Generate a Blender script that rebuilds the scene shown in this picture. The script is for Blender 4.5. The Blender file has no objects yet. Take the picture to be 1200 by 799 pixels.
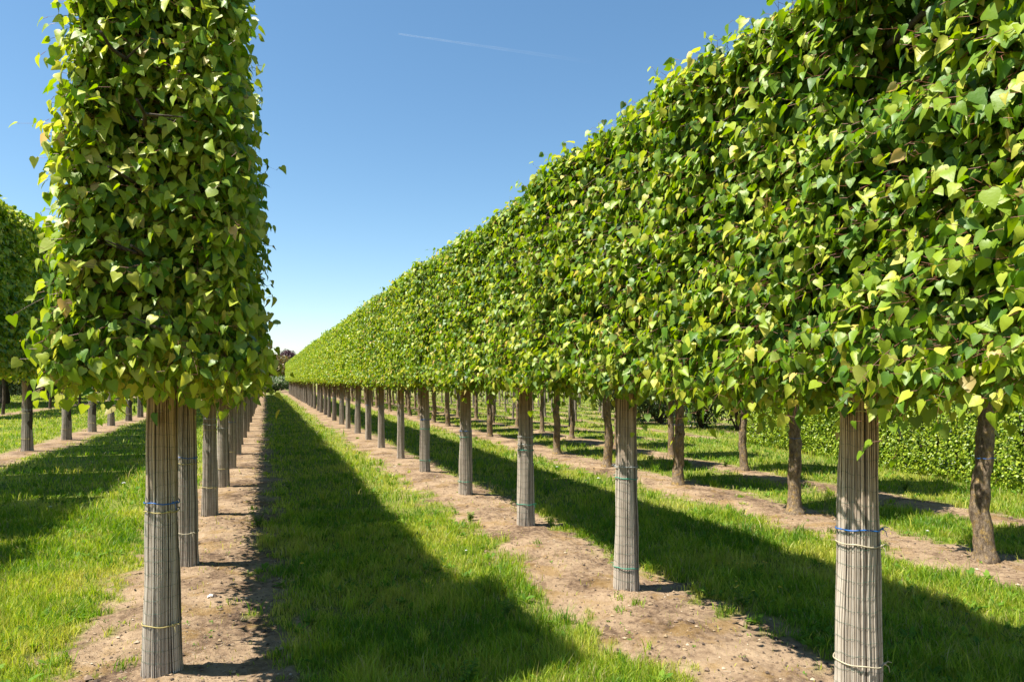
import bpy, math, random
import numpy as np
R = math.radians
sc = bpy.context.scene
random.seed(7)
rng = np.random.default_rng(11)

# ------------------------------------------------------------------ camera, sky, sun, exposure
YAW = math.atan(289 / 800)
cam_d = bpy.data.cameras.new('camera')
cam_d.lens = 24.0; cam_d.sensor_width = 36.0
cam_d.shift_y = 45.5 / 1200
cam_d.clip_start = 0.05; cam_d.clip_end = 20000
cam = bpy.data.objects.new('camera', cam_d)
sc.collection.objects.link(cam)
cam.location = (0, 0, 1.7)
cam.rotation_euler = (R(90), 0, -YAW)
sc.camera = cam

SUN_EL = 62.5
SUN_AZ_DX, SUN_AZ_DY = -1.0, -0.02          # where the sun stands, seen from above
world = bpy.data.worlds.new('World'); sc.world = world
world.use_nodes = True
wn = world.node_tree.nodes; wl = world.node_tree.links
bg = wn['Background']
sky = wn.new('ShaderNodeTexSky'); sky.sky_type = 'NISHITA'; sky.sun_disc = False
sky.sun_elevation = R(SUN_EL)
sky.sun_rotation = math.atan2(SUN_AZ_DX, SUN_AZ_DY)
sky.air_density = 1.0; sky.dust_density = 0.35; sky.ozone_density = 1.3; sky.altitude = 0
hsv = wn.new('ShaderNodeHueSaturation'); hsv.inputs['Saturation'].default_value = 1.15; hsv.inputs['Hue'].default_value = .492
wl.new(sky.outputs[0], hsv.inputs['Color']); wl.new(hsv.outputs[0], bg.inputs[0]); bg.inputs[1].default_value = 0.075
sun_d = bpy.data.lights.new('sun', 'SUN'); sun_d.energy = 5.0; sun_d.angle = R(0.53)
sun_d.color = (1.0, 0.945, 0.86)
sun = bpy.data.objects.new('sun', sun_d); sc.collection.objects.link(sun)
az = math.atan2(SUN_AZ_DY, SUN_AZ_DX)
from mathutils import Vector
sv = Vector((math.cos(az) * math.cos(R(SUN_EL)), math.sin(az) * math.cos(R(SUN_EL)), math.sin(R(SUN_EL))))
sun.rotation_euler = (-sv).to_track_quat('-Z', 'Y').to_euler()
sun.location = (-20, -5, 40)
vs = sc.view_settings
vs.view_transform = 'Standard'; vs.look = 'None'; vs.gamma = 1; vs.use_curve_mapping = False
vs.exposure = 1.3
sc.cycles.max_bounces = 6; sc.cycles.diffuse_bounces = 3; sc.cycles.glossy_bounces = 2
sc.cycles.transmission_bounces = 4; sc.cycles.transparent_max_bounces = 8
sc.cycles.caustics_reflective = False; sc.cycles.caustics_refractive = False

# ------------------------------------------------------------------ helpers
def col_link(o):
    sc.collection.objects.link(o); return o

def tag(o, label=None, cat=None, group=None, kind=None):
    if label: o['label'] = label
    if cat: o['category'] = cat
    if group: o['group'] = group
    if kind: o['kind'] = kind
    return o

def obj(name, me, parent=None, loc=None, rot=None, scale=None):
    o = bpy.data.objects.new(name, me); col_link(o)
    if parent is not None: o.parent = parent
    if loc is not None: o.location = loc
    if rot is not None: o.rotation_euler = rot
    if scale is not None: o.scale = scale
    return o

def empty(name, loc, rz=0.0):
    o = bpy.data.objects.new(name, None); col_link(o)
    o.empty_display_size = 0.2
    o.location = loc; o.rotation_euler = (0, 0, rz)
    return o

def normalize(a):
    return a / np.maximum(np.linalg.norm(a, axis=-1, keepdims=True), 1e-9)

class MB:
    """collects numpy pieces, then builds one mesh"""
    def __init__(s):
        s.V = []; s.F = []; s.T = []; s.M = []; s.n = 0; s.smooth = []
    def add(s, v, faces, tint=None, mat=0, smooth=True):
        v = np.asarray(v, np.float32).reshape(-1, 3)
        f = [np.asarray(x, np.int64) + s.n for x in faces]
        s.V.append(v); s.n += len(v)
        t = np.zeros(len(v), np.float32) if tint is None else np.broadcast_to(np.asarray(tint, np.float32), (len(v),)).astype(np.float32)
        s.T.append(t)
        for x in f:
            s.F.append(x); s.M.append(np.full(len(x), mat, np.int32)); s.smooth.append(np.full(len(x), smooth, bool))
    def build(s, name, mats):
        V = np.concatenate(s.V)
        me = bpy.data.meshes.new(name)
        loops = np.concatenate([f.reshape(-1) for f in s.F]).astype(np.int32)
        sizes = np.concatenate([np.full(len(f), f.shape[1], np.int32) for f in s.F])
        starts = np.concatenate([[0], np.cumsum(sizes)[:-1]]).astype(np.int32)
        me.vertices.add(len(V)); me.vertices.foreach_set('co', V.reshape(-1))
        me.loops.add(len(loops)); me.loops.foreach_set('vertex_index', loops)
        me.polygons.add(len(sizes)); me.polygons.foreach_set('loop_start', starts)
        me.polygons.foreach_set('material_index', np.concatenate(s.M))
        me.polygons.foreach_set('use_smooth', np.concatenate(s.smooth))
        a = me.attributes.new('tint', 'FLOAT', 'POINT')
        a.data.foreach_set('value', np.concatenate(s.T))
        for m in mats: me.materials.append(m)
        me.update(calc_edges=True); me.validate()
        return me

# 2-D value noise
_tab = np.random.default_rng(5).random((256, 256)).astype(np.float32)
def vnoise(x, y):
    x = np.asarray(x, float); y = np.asarray(y, float)
    xi = np.floor(x).astype(int); yi = np.floor(y).astype(int)
    fx = x - xi; fy = y - yi
    fx = fx * fx * (3 - 2 * fx); fy = fy * fy * (3 - 2 * fy)
    g = lambda a, b: _tab[a & 255, b & 255]
    return (g(xi, yi) * (1 - fx) + g(xi + 1, yi) * fx) * (1 - fy) + (g(xi, yi + 1) * (1 - fx) + g(xi + 1, yi + 1) * fx) * fy
def fbm(x, y, o=4):
    s = 0; a = 0.5
    for i in range(o):
        s = s + a * vnoise(x * 2 ** i + 17.3 * i, y * 2 ** i + 9.1 * i); a *= .5
    return s / (1 - .5 ** o)

# ------------------------------------------------------------------ materials
def new_mat(name):
    m = bpy.data.materials.new(name); m.use_nodes = True
    return m, m.node_tree.nodes, m.node_tree.links, m.node_tree.nodes['Principled BSDF']

def ramp(nodes, stops, interp='LINEAR'):
    r = nodes.new('ShaderNodeValToRGB'); r.color_ramp.interpolation = interp
    e = r.color_ramp.elements
    while len(e) > 1: e.remove(e[0])
    e[0].position = stops[0][0]; e[0].color = (*stops[0][1], 1)
    for p, c in stops[1:]:
        x = e.new(p); x.color = (*c, 1)
    return r

def noise(nodes, links, scale, detail=4, rough=.55, coord=None, dist=0):
    n = nodes.new('ShaderNodeTexNoise'); n.inputs['Scale'].default_value = scale
    n.inputs['Detail'].default_value = detail; n.inputs['Roughness'].default_value = rough
    n.inputs['Distortion'].default_value = dist
    if coord is not None: links.new(coord, n.inputs['Vector'])
    return n

def leaf_mat(name, stops, trans=.35, rough=.42, spec=.45, under=(.16, .22, .10), tcol=1.0):
    m, N, L, P = new_mat(name)
    at = N.new('ShaderNodeAttribute'); at.attribute_name = 'tint'
    rp = ramp(N, stops); L.new(at.outputs['Fac'], rp.inputs[0])
    geo = N.new('ShaderNodeNewGeometry')
    mx = N.new('ShaderNodeMix'); mx.data_type = 'RGBA'
    mm = N.new('ShaderNodeMath'); mm.operation = 'MULTIPLY'; mm.inputs[1].default_value = .45
    L.new(geo.outputs['Backfacing'], mm.inputs[0]); L.new(mm.outputs[0], mx.inputs[0])
    L.new(rp.outputs[0], mx.inputs[6]); mx.inputs[7].default_value = (*under, 1)
    L.new(mx.outputs[2], P.inputs['Base Color'])
    P.inputs['Roughness'].default_value = rough
    P.inputs['Specular IOR Level'].default_value = spec
    tr = N.new('ShaderNodeBsdfTranslucent')
    hs = N.new('ShaderNodeHueSaturation'); hs.inputs['Hue'].default_value = .495; hs.inputs['Saturation'].default_value = 1.05
    hs.inputs['Value'].default_value = 1.5 * tcol
    L.new(rp.outputs[0], hs.inputs['Color']); L.new(hs.outputs[0], tr.inputs[0])
    ms = N.new('ShaderNodeMixShader'); ms.inputs[0].default_value = trans
    L.new(P.outputs[0], ms.inputs[1]); L.new(tr.outputs[0], ms.inputs[2])
    L.new(ms.outputs[0], N['Material Output'].inputs[0])
    tc = N.new('ShaderNodeTexCoord')
    nz = noise(N, L, 90, 2, .5, tc.outputs['Object'])
    bp = N.new('ShaderNodeBump'); bp.inputs['Strength'].default_value = .25; bp.inputs['Distance'].default_value = .004
    L.new(nz.outputs[0], bp.inputs['Height']); L.new(bp.outputs[0], P.inputs['Normal'])
    return m

M = {}
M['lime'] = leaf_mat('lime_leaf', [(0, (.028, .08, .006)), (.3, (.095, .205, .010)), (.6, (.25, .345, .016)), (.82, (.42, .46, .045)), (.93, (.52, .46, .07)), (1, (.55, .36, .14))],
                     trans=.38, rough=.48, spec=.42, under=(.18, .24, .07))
M['beech'] = leaf_mat('hedge_leaf', [(0, (.06, .14, .008)), (.5, (.21, .31, .014)), (1, (.40, .46, .04))], trans=.35)
M['dark_leaf'] = leaf_mat('dark_leaf', [(0, (.012, .03, .008)), (.5, (.035, .07, .014)), (1, (.09, .13, .03))], trans=.25)
M['olive_leaf'] = leaf_mat('olive_leaf', [(0, (.03, .05, .015)), (.5, (.075, .09, .035)), (.85, (.16, .15, .07)), (1, (.30, .24, .15))], trans=.25)
M['purple_leaf'] = leaf_mat('purple_leaf', [(0, (.03, .012, .018)), (.5, (.075, .03, .04)), (1, (.14, .07, .07))], trans=.2, under=(.08, .05, .05))
M['rust_leaf'] = leaf_mat('rust_leaf', [(0, (.06, .07, .015)), (.5, (.17, .15, .03)), (1, (.33, .20, .07))], trans=.3)
M['blossom_leaf'] = leaf_mat('blossom_leaf', [(0, (.03, .06, .02)), (.5, (.09, .15, .04)), (.7, (.2, .26, .11)), (1, (.48, .46, .34))], trans=.25)
M['grass'] = leaf_mat('grass_blade', [(0, (.045, .15, .006)), (.35, (.13, .26, .010)), (.7, (.34, .43, .030)), (.88, (.50, .47, .08)), (.94, (.36, .31, .12)), (1, (.48, .39, .21))],
                      trans=.4, rough=.5, spec=.35, under=(.10, .16, .03))
M['weed'] = leaf_mat('weed_leaf', [(0, (.05, .12, .012)), (.5, (.11, .22, .02)), (1, (.20, .31, .03))], trans=.35, rough=.7, spec=.2, under=(.10, .18, .03))

def plain(name, col, rough=.6, spec=.4):
    m, N, L, P = new_mat(name)
    tc = N.new('ShaderNodeTexCoord'); nz = noise(N, L, 35, 3, .6, tc.outputs['Object'])
    c2 = tuple(x * .72 for x in col)
    rp = ramp(N, [(.35, c2), (.65, col)]); L.new(nz.outputs[0], rp.inputs[0]); L.new(rp.outputs[0], P.inputs['Base Color'])
    P.inputs['Roughness'].default_value = rough; P.inputs['Specular IOR Level'].default_value = spec
    return m
M['shoot'] = plain('red_shoot', (.20, .075, .04), .5)
M['tie_blue'] = plain('blue_tie', (.015, .12, .40), .35)
M['tie_green'] = plain('green_tie', (.02, .27, .17), .4)
M['tie_white'] = plain('white_tie', (.42, .45, .43), .4)
M['tie_yellow'] = plain('yellow_tie', (.44, .36, .13), .5)
M['tie_cream'] = plain('cream_tie', (.46, .40, .27), .5)
M['wire'] = plain('green_wire', (.03, .10, .06), .45)
M['petal_yellow'] = plain('yellow_petal', (.80, .55, .02), .5)
M['petal_white'] = plain('white_petal', (.75, .75, .70), .5)
M['stem'] = plain('flower_stem', (.10, .17, .04), .5)
M['paper'] = plain('white_scrap', (.75, .74, .70), .6)

def bark_mat(name, c1, c2, lichen=None, vs=1.0):
    m, N, L, P = new_mat(name)
    tc = N.new('ShaderNodeTexCoord')
    mp = N.new('ShaderNodeMapping'); mp.inputs['Scale'].default_value = (1, 1, .35); L.new(tc.outputs['Object'], mp.inputs[0])
    n1 = noise(N, L, 22 * vs, 8, .65, mp.outputs[0])
    r1 = ramp(N, [(.3, c1), (.7, c2)]); L.new(n1.outputs[0], r1.inputs[0])
    last = r1.outputs[0]
    if lichen:
        n2 = noise(N, L, 15, 8, .75, tc.outputs['Object'])
        r2 = ramp(N, [(.50, (0, 0, 0)), (.68, (.85, .85, .85))]); L.new(n2.outputs[0], r2.inputs[0])
        mx = N.new('ShaderNodeMix'); mx.data_type = 'RGBA'; L.new(r2.outputs[0], mx.inputs[0]); L.new(last, mx.inputs[6]); mx.inputs[7].default_value = (*lichen, 1)
        last = mx.outputs[2]
    L.new(last, P.inputs['Base Color']); P.inputs['Roughness'].default_value = .9; P.inputs['Specular IOR Level'].default_value = .2
    n3 = noise(N, L, 45 * vs, 8, .7, mp.outputs[0])
    vr = N.new('ShaderNodeTexVoronoi'); vr.feature = 'DISTANCE_TO_EDGE'; vr.inputs['Scale'].default_value = 38 * vs
    wv = N.new('ShaderNodeMix'); wv.data_type = 'VECTOR'; wv.inputs[0].default_value = .06; L.new(mp.outputs[0], wv.inputs[4]); L.new(n3.outputs['Color'], wv.inputs[5]); L.new(wv.outputs[1], vr.inputs['Vector'])
    cr = ramp(N, [(0, (.30, .26, .22)), (.09, (1, 1, 1))]); L.new(vr.outputs['Distance'], cr.inputs[0])
    mf = N.new('ShaderNodeMix'); mf.data_type = 'RGBA'; mf.blend_type = 'MULTIPLY'; mf.inputs[0].default_value = .85
    L.new(last, mf.inputs[6]); L.new(cr.outputs[0], mf.inputs[7]); L.new(mf.outputs[2], P.inputs['Base Color'])
    bp = N.new('ShaderNodeBump'); bp.inputs['Strength'].default_value = .9; bp.inputs['Distance'].default_value = .022
    L.new(n3.outputs[0], bp.inputs['Height']); L.new(bp.outputs[0], P.inputs['Normal'])
    return m
M['bark'] = bark_mat('lime_bark', (.05, .036, .026), (.14, .11, .08))
M['lichen_bark'] = bark_mat('lichen_bark', (.075, .052, .035), (.32, .245, .165), (.42, .27, .06))
M['pale_bark'] = bark_mat('pale_bark', (.14, .115, .085), (.28, .24, .185))

# reed mat: every reed carries its own tint
m, N, L, P = new_mat('reed'); M['reed'] = m
at = N.new('ShaderNodeAttribute'); at.attribute_name = 'tint'
tc = N.new('ShaderNodeTexCoord'); oi = N.new('ShaderNodeObjectInfo')
mp = N.new('ShaderNodeMapping'); mp.inputs['Scale'].default_value = (1, 1, .06); L.new(tc.outputs['Object'], mp.inputs[0])
nz = noise(N, L, 160, 4, .6, mp.outputs[0])
nb = noise(N, L, 9, 4, .6, tc.outputs['Object'])
ad = N.new('ShaderNodeMath'); ad.operation = 'MULTIPLY_ADD'; ad.inputs[1].default_value = .5; L.new(nz.outputs[0], ad.inputs[0]); L.new(at.outputs['Fac'], ad.inputs[2])
ad2 = N.new('ShaderNodeMath'); ad2.operation = 'MULTIPLY_ADD'; ad2.inputs[1].default_value = .35; L.new(nb.outputs[0], ad2.inputs[0]); L.new(ad.outputs[0], ad2.inputs[2])
rp = ramp(N, [(.22, (.07, .053, .04)), (.5, (.30, .245, .19)), (.75, (.46, .395, .32)), (1., (.56, .495, .41))]); L.new(ad2.outputs[0], rp.inputs[0])
sep = N.new('ShaderNodeSeparateXYZ'); L.new(tc.outputs['Object'], sep.inputs[0])
mr = N.new('ShaderNodeMapRange'); mr.inputs['From Min'].default_value = .95; mr.inputs['From Max'].default_value = 1.45; L.new(sep.outputs[2], mr.inputs[0])
mx = N.new('ShaderNodeMix'); mx.data_type = 'RGBA'; mx.blend_type = 'MULTIPLY'
mk = N.new('ShaderNodeMath'); mk.operation = 'MULTIPLY'; mk.inputs[1].default_value = .8; L.new(mr.outputs[0], mk.inputs[0])
L.new(mk.outputs[0], mx.inputs[0]); L.new(rp.outputs[0], mx.inputs[6]); mx.inputs[7].default_value = (1.0, .70, .42, 1)   # tinted browner over the upper half
L.new(mx.outputs[2], P.inputs['Base Color']); P.inputs['Roughness'].default_value = .65; P.inputs['Specular IOR Level'].default_value = .3
bp = N.new('ShaderNodeBump'); bp.inputs['Strength'].default_value = .4; bp.inputs['Distance'].default_value = .003; L.new(nz.outputs[0], bp.inputs['Height']); L.new(bp.outputs[0], P.inputs['Normal'])

# ------------------------------------------------------------------ leaves
HEART = np.array([[0, .07], [0, .28], [0, .62], [0, 1.12], [-.20, -.05], [-.41, .08], [-.46, .33], [-.27, .70], [.20, -.05], [.41, .08], [.46, .33], [.27, .70]], float)
HEART_Q = np.array([[0, 1, 5, 4], [1, 2, 6, 5], [2, 3, 7, 6], [0, 8, 9, 1], [1, 9, 10, 2], [2, 10, 11, 3]])
KITE = np.array([[0, 0], [-.42, .35], [0, 1.0], [.42, .35]], float)
KITE_Q = np.array([[0, 3, 2, 1]])
OVAL = np.array([[0, 0], [-.3, .3], [-.22, .75], [0, 1.0], [.22, .75], [.3, .3]], float)
OVAL_Q = np.array([[0, 5, 4, 1], [1, 4, 3, 2]])

def add_leaves(mb, P, T, Nn, size, tint, shape=HEART, quads=HEART_Q, mat=0, rg=rng, curl=1.0):
    n = len(P)
    T = normalize(T); Nn = normalize(Nn - (Nn * T).sum(1, keepdims=True) * T); X = np.cross(T, Nn)
    fold = rg.uniform(-.15, .85, n) * curl; droop = rg.uniform(-.05, .5, n) * curl; twist = rg.normal(0, .12, n) * curl
    u = shape[None, :, 0] * rg.uniform(.88, 1.1, n)[:, None]; v = np.broadcast_to(shape[None, :, 1], u.shape)
    w = fold[:, None] * np.abs(u) * .9 - droop[:, None] * v ** 2 + twist[:, None] * u * v * 2 - .35 * fold[:, None] * u ** 2
    w = w + rg.normal(0, .02, w.shape) * curl
    S = size[:, None, None]
    V = P[:, None, :] + S * (u[:, :, None] * X[:, None, :] + v[:, :, None] * T[:, None, :] + w[:, :, None] * Nn[:, None, :])
    k = shape.shape[0]
    F = (quads[None] + (np.arange(n) * k)[:, None, None]).reshape(-1, quads.shape[1])
    mb.add(V.reshape(-1, 3), [F], np.repeat(tint, k), mat)

def add_tubes(mb, A, B, ra, rb, tint=0., mat=0, sides=4, mid=None):
    """tapered tubes from A to B (arrays)"""
    A = np.asarray(A, float).reshape(-1, 3); B = np.asarray(B, float).reshape(-1, 3); n = len(A)
    ra = np.broadcast_to(ra, (n,)); rb = np.broadcast_to(rb, (n,))
    T = normalize(B - A); ref = np.where(np.abs(T[:, 2:3]) > .9, [[1., 0, 0]], [[0, 0, 1.]])
    X = normalize(np.cross(T, ref)); Y = np.cross(T, X)
    a = np.arange(sides) * 2 * math.pi / sides
    ring = np.cos(a)[None, :, None] * X[:, None] + np.sin(a)[None, :, None] * Y[:, None]
    V = np.concatenate([A[:, None] + ring * ra[:, None, None], B[:, None] + ring * rb[:, None, None]], 1)
    i = np.arange(sides); j = (i + 1) % sides
    q = np.stack([i, j, j + sides, i + sides], 1)
    F = (q[None] + (np.arange(n) * 2 * sides)[:, None, None]).reshape(-1, 4)
    if np.ndim(tint): tint = np.repeat(tint, 2 * sides)
    mb.add(V.reshape(-1, 3), [F], tint, mat)

def box_surface(n, d, r, rg, w=(1, 1, 1)):
    """points and outward normals on a rounded box of half sizes d"""
    d = np.asarray(d, float)
    A = np.array([d[1] * d[2] * w[0], d[0] * d[2] * w[1], d[0] * d[1] * w[2]]); ax = rg.choice(3, n, p=A / A.sum())
    q = rg.uniform(-1, 1, (n, 3)) * d; s = rg.choice([-1, 1], n)
    q[np.arange(n), ax] = s * d[ax]
    inner = np.clip(q, -(d - r), d - r); nn = normalize(q - inner)
    return inner + nn * r, nn

def crown_mesh(name, seed, d, zc, n_shoot, per=6, leaf=(.06, .095), r=.2, center=(0, 0), taper=.0, interior=2500, lod=0, holes=(), bump=.07, mat='lime', fringe=1.0, yellow=0.0):
    rg = np.random.default_rng(seed); mb = MB()
    d = np.asarray(d, float)
    C = np.array([center[0], center[1], zc])
    p, nn = box_surface(n_shoot, d, r, rg)
    # lumpy surface
    lump = fbm(p[:, 1] * 2.3 + p[:, 0] * 1.7 + seed, p[:, 2] * 2.3 + seed * 1.3, 3) - .5
    p = p + nn * (lump[:, None] * 2 * bump)
    tp = 1 - taper * (p[:, 2:3] / d[2]) * .5
    p[:, :2] *= tp
    depth = rg.beta(1.1, 2.2, n_shoot) * .34
    start = p - nn * (.22 + depth)[:, None]
    dr = normalize(nn + rg.normal(0, .38, (n_shoot, 3)) + np.array([0, 0, .22]))
    down = nn[:, 2] < -.5
    dr[down] = normalize(dr[down] + np.array([0, 0, .3]))
    Ls = rg.uniform(.14, .30, n_shoot) * np.where(rg.random(n_shoot) < .06 * fringe, 1.55, 1.0)
    keep = np.ones(n_shoot, bool)
    for (hx, hy, hz, hr) in holes:
        keep &= ~(((start[:, 1] - hy) / hr) ** 2 + ((start[:, 2] + zc - hz) / (hr * 1.25)) ** 2 + ((start[:, 0] - hx) / .55) ** 2 < 1)
    start, dr, Ls, nn, p = start[keep], dr[keep], Ls[keep], nn[keep], p[keep]; n = len(start)
    bend = np.array([0, 0, -1.0])
    P = []; T = []; Nn = []; S = []; TI = []
    prev = start; sh_t = rg.random(n)
    side = np.cross(dr, [0, 0, 1.0]); side = normalize(side + rg.normal(0, .2, side.shape))
    for k in range(per):
        t = (k + .6) / per
        pos = start + dr * (Ls * t)[:, None] + bend * (Ls * t * t * .35)[:, None]
        if lod == 0:
            add_tubes(mb, prev, pos, .0028 * (1.2 - t), .0028 * (1.05 - t), 0., 1, 3)
        prev = pos
        sd = side * (1 if k % 2 else -1) + dr * .35 + rg.normal(0, .25, (n, 3))
        sd = normalize(sd)
        pet = rg.uniform(.02, .05, n)
        base = pos + sd * pet[:, None]
        if lod == 0: add_tubes(mb, pos, base, .0012, .0010, 0., 1, 3)
        tip = normalize(sd * .45 + nn * .30 + np.array([0, 0, -.85]) + rg.normal(0, .33, (n, 3)))
        nor = normalize(nn * .42 + np.array([0, 0, .50]) + np.array(sv)[None] * .30 + rg.normal(0, .46, (n, 3)))
        sz = (leaf[0] + (leaf[1] - leaf[0]) * rg.beta(1.6, 1.4, n)) * (1.08 - .55 * max(0, t - .5))
        ti = rg.normal(.38, .20, n) + .30 * max(0, t - .45) + (sh_t - .5) * .22 + yellow
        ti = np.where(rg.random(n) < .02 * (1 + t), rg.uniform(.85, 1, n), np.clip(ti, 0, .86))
        P.append(base); T.append(tip); Nn.append(nor); S.append(sz); TI.append(ti)
    # interior leaves close the view through the crown
    pi = rg.uniform(-1, 1, (interior, 3)) * (d - .16)
    ok = np.ones(interior, bool)
    for (hx, hy, hz, hr) in holes:
        ok &= ~(((pi[:, 1] - hy) / hr) ** 2 + ((pi[:, 2] + zc - hz) / (hr * 1.2)) ** 2 + ((pi[:, 0] - hx) / .6) ** 2 < 1)
    pi = pi[ok]; m_ = len(pi)
    P.append(pi); T.append(rg.normal(0, 1, (m_, 3)) + [0, 0, -1]); Nn.append(rg.normal(0, .6, (m_, 3)) + [0, 0, .7])
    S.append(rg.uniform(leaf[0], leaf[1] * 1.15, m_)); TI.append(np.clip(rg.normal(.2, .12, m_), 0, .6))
    P = np.concatenate(P); T = np.concatenate(T); Nn = np.concatenate(Nn); S = np.concatenate(S); TI = np.concatenate(TI)
    sh = (HEART, HEART_Q) if lod == 0 else (KITE, KITE_Q)
    if lod: S = S * 1.08
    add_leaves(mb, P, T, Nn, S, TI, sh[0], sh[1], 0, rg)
    me = mb.build(name, [M[mat], M['shoot']])
    V = np.empty(len(me.vertices) * 3, np.float32); me.vertices.foreach_get('co', V); V = V.reshape(-1, 3) + C.astype(np.float32)
    me.vertices.foreach_set('co', V.reshape(-1))
    return me

def loft(mb, pts, rad, sides=10, tint=0., mat=0, rough=0., rg=rng, cap=True):
    pts = np.asarray(pts, float); n = len(pts)
    T = np.gradient(pts, axis=0); T = normalize(T)
    ref = np.array([1., 0, 0]) if abs(T[0][2]) > .8 else np.array([0, 0, 1.])
    X = normalize(ref[None] - (T @ ref)[:, None] * T); Y = np.cross(T, X)
    a = np.arange(sides) * 2 * math.pi / sides
    rr = np.asarray(rad)[:, None] * (1 + rg.normal(0, rough, (n, sides)) if rough else np.ones((n, sides)))
    V = pts[:, None] + rr[:, :, None] * (np.cos(a)[None, :, None] * X[:, None] + np.sin(a)[None, :, None] * Y[:, None])
    i = np.arange(sides); j = (i + 1) % sides
    F = np.concatenate([np.stack([i + k * sides, j + k * sides, j + (k + 1) * sides, i + (k + 1) * sides], 1) for k in range(n - 1)])
    fs = [F]
    mb.add(V.reshape(-1, 3), fs, tint, mat)
    if cap: mb.add(V[-1], [np.arange(sides)[None]], tint, mat)

def trunk_mesh(name, seed, top, b, rad, mat, knobby=0., tiers=(1.85, 2.2, 2.55, 2.85, 3.12), limb_r=.020, flare=0., sides=12):
    rg = np.random.default_rng(seed); mb = MB()
    hs = np.concatenate([[-.08, 0, .04, .1, .18], np.arange(.26, top, .07 if knobby else .13)])
    wob = np.cumsum(rg.normal(0, .006 + knobby * .042, (len(hs), 2)), 0); wob -= wob[1]
    wob *= np.minimum(1, np.maximum(0, hs) / .4)[:, None]
    if not knobby: wob = wob * np.interp(hs, [1.7, 2.3], [.12, 1])[:, None]
    pts = np.column_stack([wob, hs])
    r = rad * (1 - .45 * np.clip(hs / top, 0, 1)) * (1 + flare * np.exp(-np.maximum(hs, 0) / .07)) * (1 + rg.normal(0, knobby, len(hs)))
    loft(mb, pts, r, sides if not knobby else 20, 0, 0, knobby * .8 + .01, rg)
    for z in tiers:
        if z > top: continue
        base = np.array([np.interp(z, hs, wob[:, 0]), np.interp(z, hs, wob[:, 1]), z])
        for s in (-1, 1):
            t = np.linspace(0, 1, 7)
            pl = base[None] + np.column_stack([rg.normal(0, .015, 7) + rg.normal(0, .1) * t, s * b * .82 * t, .10 * np.sin(t * 2.2) + rg.normal(0, .012, 7)])
            pl[0] = base
            loft(mb, pl, limb_r * (1.1 - .8 * t), 6, 0, 0, .05, rg)
            for q in range(5):
                k = rg.integers(1, 6); a = pl[k]
                e = a + np.array([rg.choice([-1, 1]) * rg.uniform(.08, .18), rg.normal(0, .1), rg.uniform(.0, .1)])
                add_tubes(mb, [a], [e], limb_r * .4, limb_r * .15, 0, 0, 4)
    return mb.build(name, [M[mat]])

# reed mat round a trunk
WR0, WR1, WTOP = .101, .076, 1.66
def wrap_r(z): return WR0 + (WR1 - WR0) * min(max(z / WTOP, 0), 1)
def reed_wrap_mesh(name, seed, n=98, seg=18, wires=True):
    rg = np.random.default_rng(seed); mb = MB()
    bulge = lambda a, z: .0035 * np.sin(a * 2 + seed + z * 3.1) + .003 * np.sin(a * 3 - z * 5.3 + seed * 2) + .0022 * np.sin(z * 11 + seed + a)
    ang = (np.arange(n) + rg.uniform(-.22, .22, n)) / n * 2 * math.pi
    for a in ang:
        z0 = rg.uniform(-.05, -.01) + (.03 if rg.random() < .1 else 0); z1 = WTOP + rg.normal(0, .03)
        t = np.linspace(0, 1, seg); z = z0 + (z1 - z0) * t
        rr = WR0 + (WR1 - WR0) * t + rg.uniform(-.0016, .0018) + np.cumsum(rg.normal(0, .0005, seg)) + .008 * np.exp(-np.maximum(z, 0) / .05) * rg.random() + bulge(a, z)
        aa = a + np.cumsum(rg.normal(0, .006, seg))
        pts = np.column_stack([np.cos(aa) * rr, np.sin(aa) * rr, z])
        rad = rg.uniform(.0028, .0046) * (1 - .22 * t)
        loft(mb, pts, rad, 5, rg.uniform(-.02, .55) if rg.random() > .12 else -.2, 0, .08, rg)
    # lining
    t = np.linspace(0, 1, 6)
    loft(mb, np.column_stack([0 * t, 0 * t, -.02 + (WTOP - .0) * t]), WR0 - .009 + (WR1 - WR0) * t, 24, -.3, 0)
    if wires:
        for z in np.arange(.08, 1.6, .072):
            k = 48; th = np.linspace(0, 2 * math.pi, k + 1)
            R_ = wrap_r(z) + .0058 + .0010 * np.sin(th * 19) + bulge(th, z)
            zz = z + rg.uniform(.003, .010) * np.sin(th * 2 + z * 9) + rg.uniform(.001, .005) * np.sin(th * 7 + z * 30)
            loft(mb, np.column_stack([np.cos(th) * R_, np.sin(th) * R_, zz]), np.full(k + 1, .0007), 3, 0, 1, cap=False)
    return mb.build(name, [M['reed'], M['wire']])

def tie_mesh(name, mat, thick):
    rg = np.random.default_rng(hash(mat) % 1000 if False else len(mat)); mb = MB(); k = 40; th = np.linspace(0, 2 * math.pi, k + 1)
    pts = np.column_stack([np.cos(th), np.sin(th), .035 * np.sin(th * 2) + .02 * np.sin(th * 5)])
    pts[:, :2] *= .1; pts[:, 2] *= .1
    loft(mb, pts, np.full(k + 1, thick), 5, 0, 0, .05, rg, cap=False)
    # knot and tails on the side towards the aisle front
    kx = np.array([.06, -.085, 0]); 
    loft(mb, [kx + [-.008, -.002, 0], kx + [0, -.004, .002], kx + [.009, 0, 0]], [thick * .8, thick * 2.3, thick * .8], 6, 0, 0)
    loft(mb, [kx, kx + [.012, -.012, -.008], kx + [.016, -.016, -.030]], [thick * .7, thick * .7, thick * .5], 4, 0, 0)
    loft(mb, [kx, kx + [.018, -.004, .008], kx + [.034, -.012, .004]], [thick * .7, thick * .7, thick * .4], 4, 0, 0)
    return mb.build(name, [M[mat]])

TIE = {k: tie_mesh(k + '_tie', 'tie_' + k, .0028) for k in ('blue', 'green', 'white', 'yellow', 'cream')}

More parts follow.
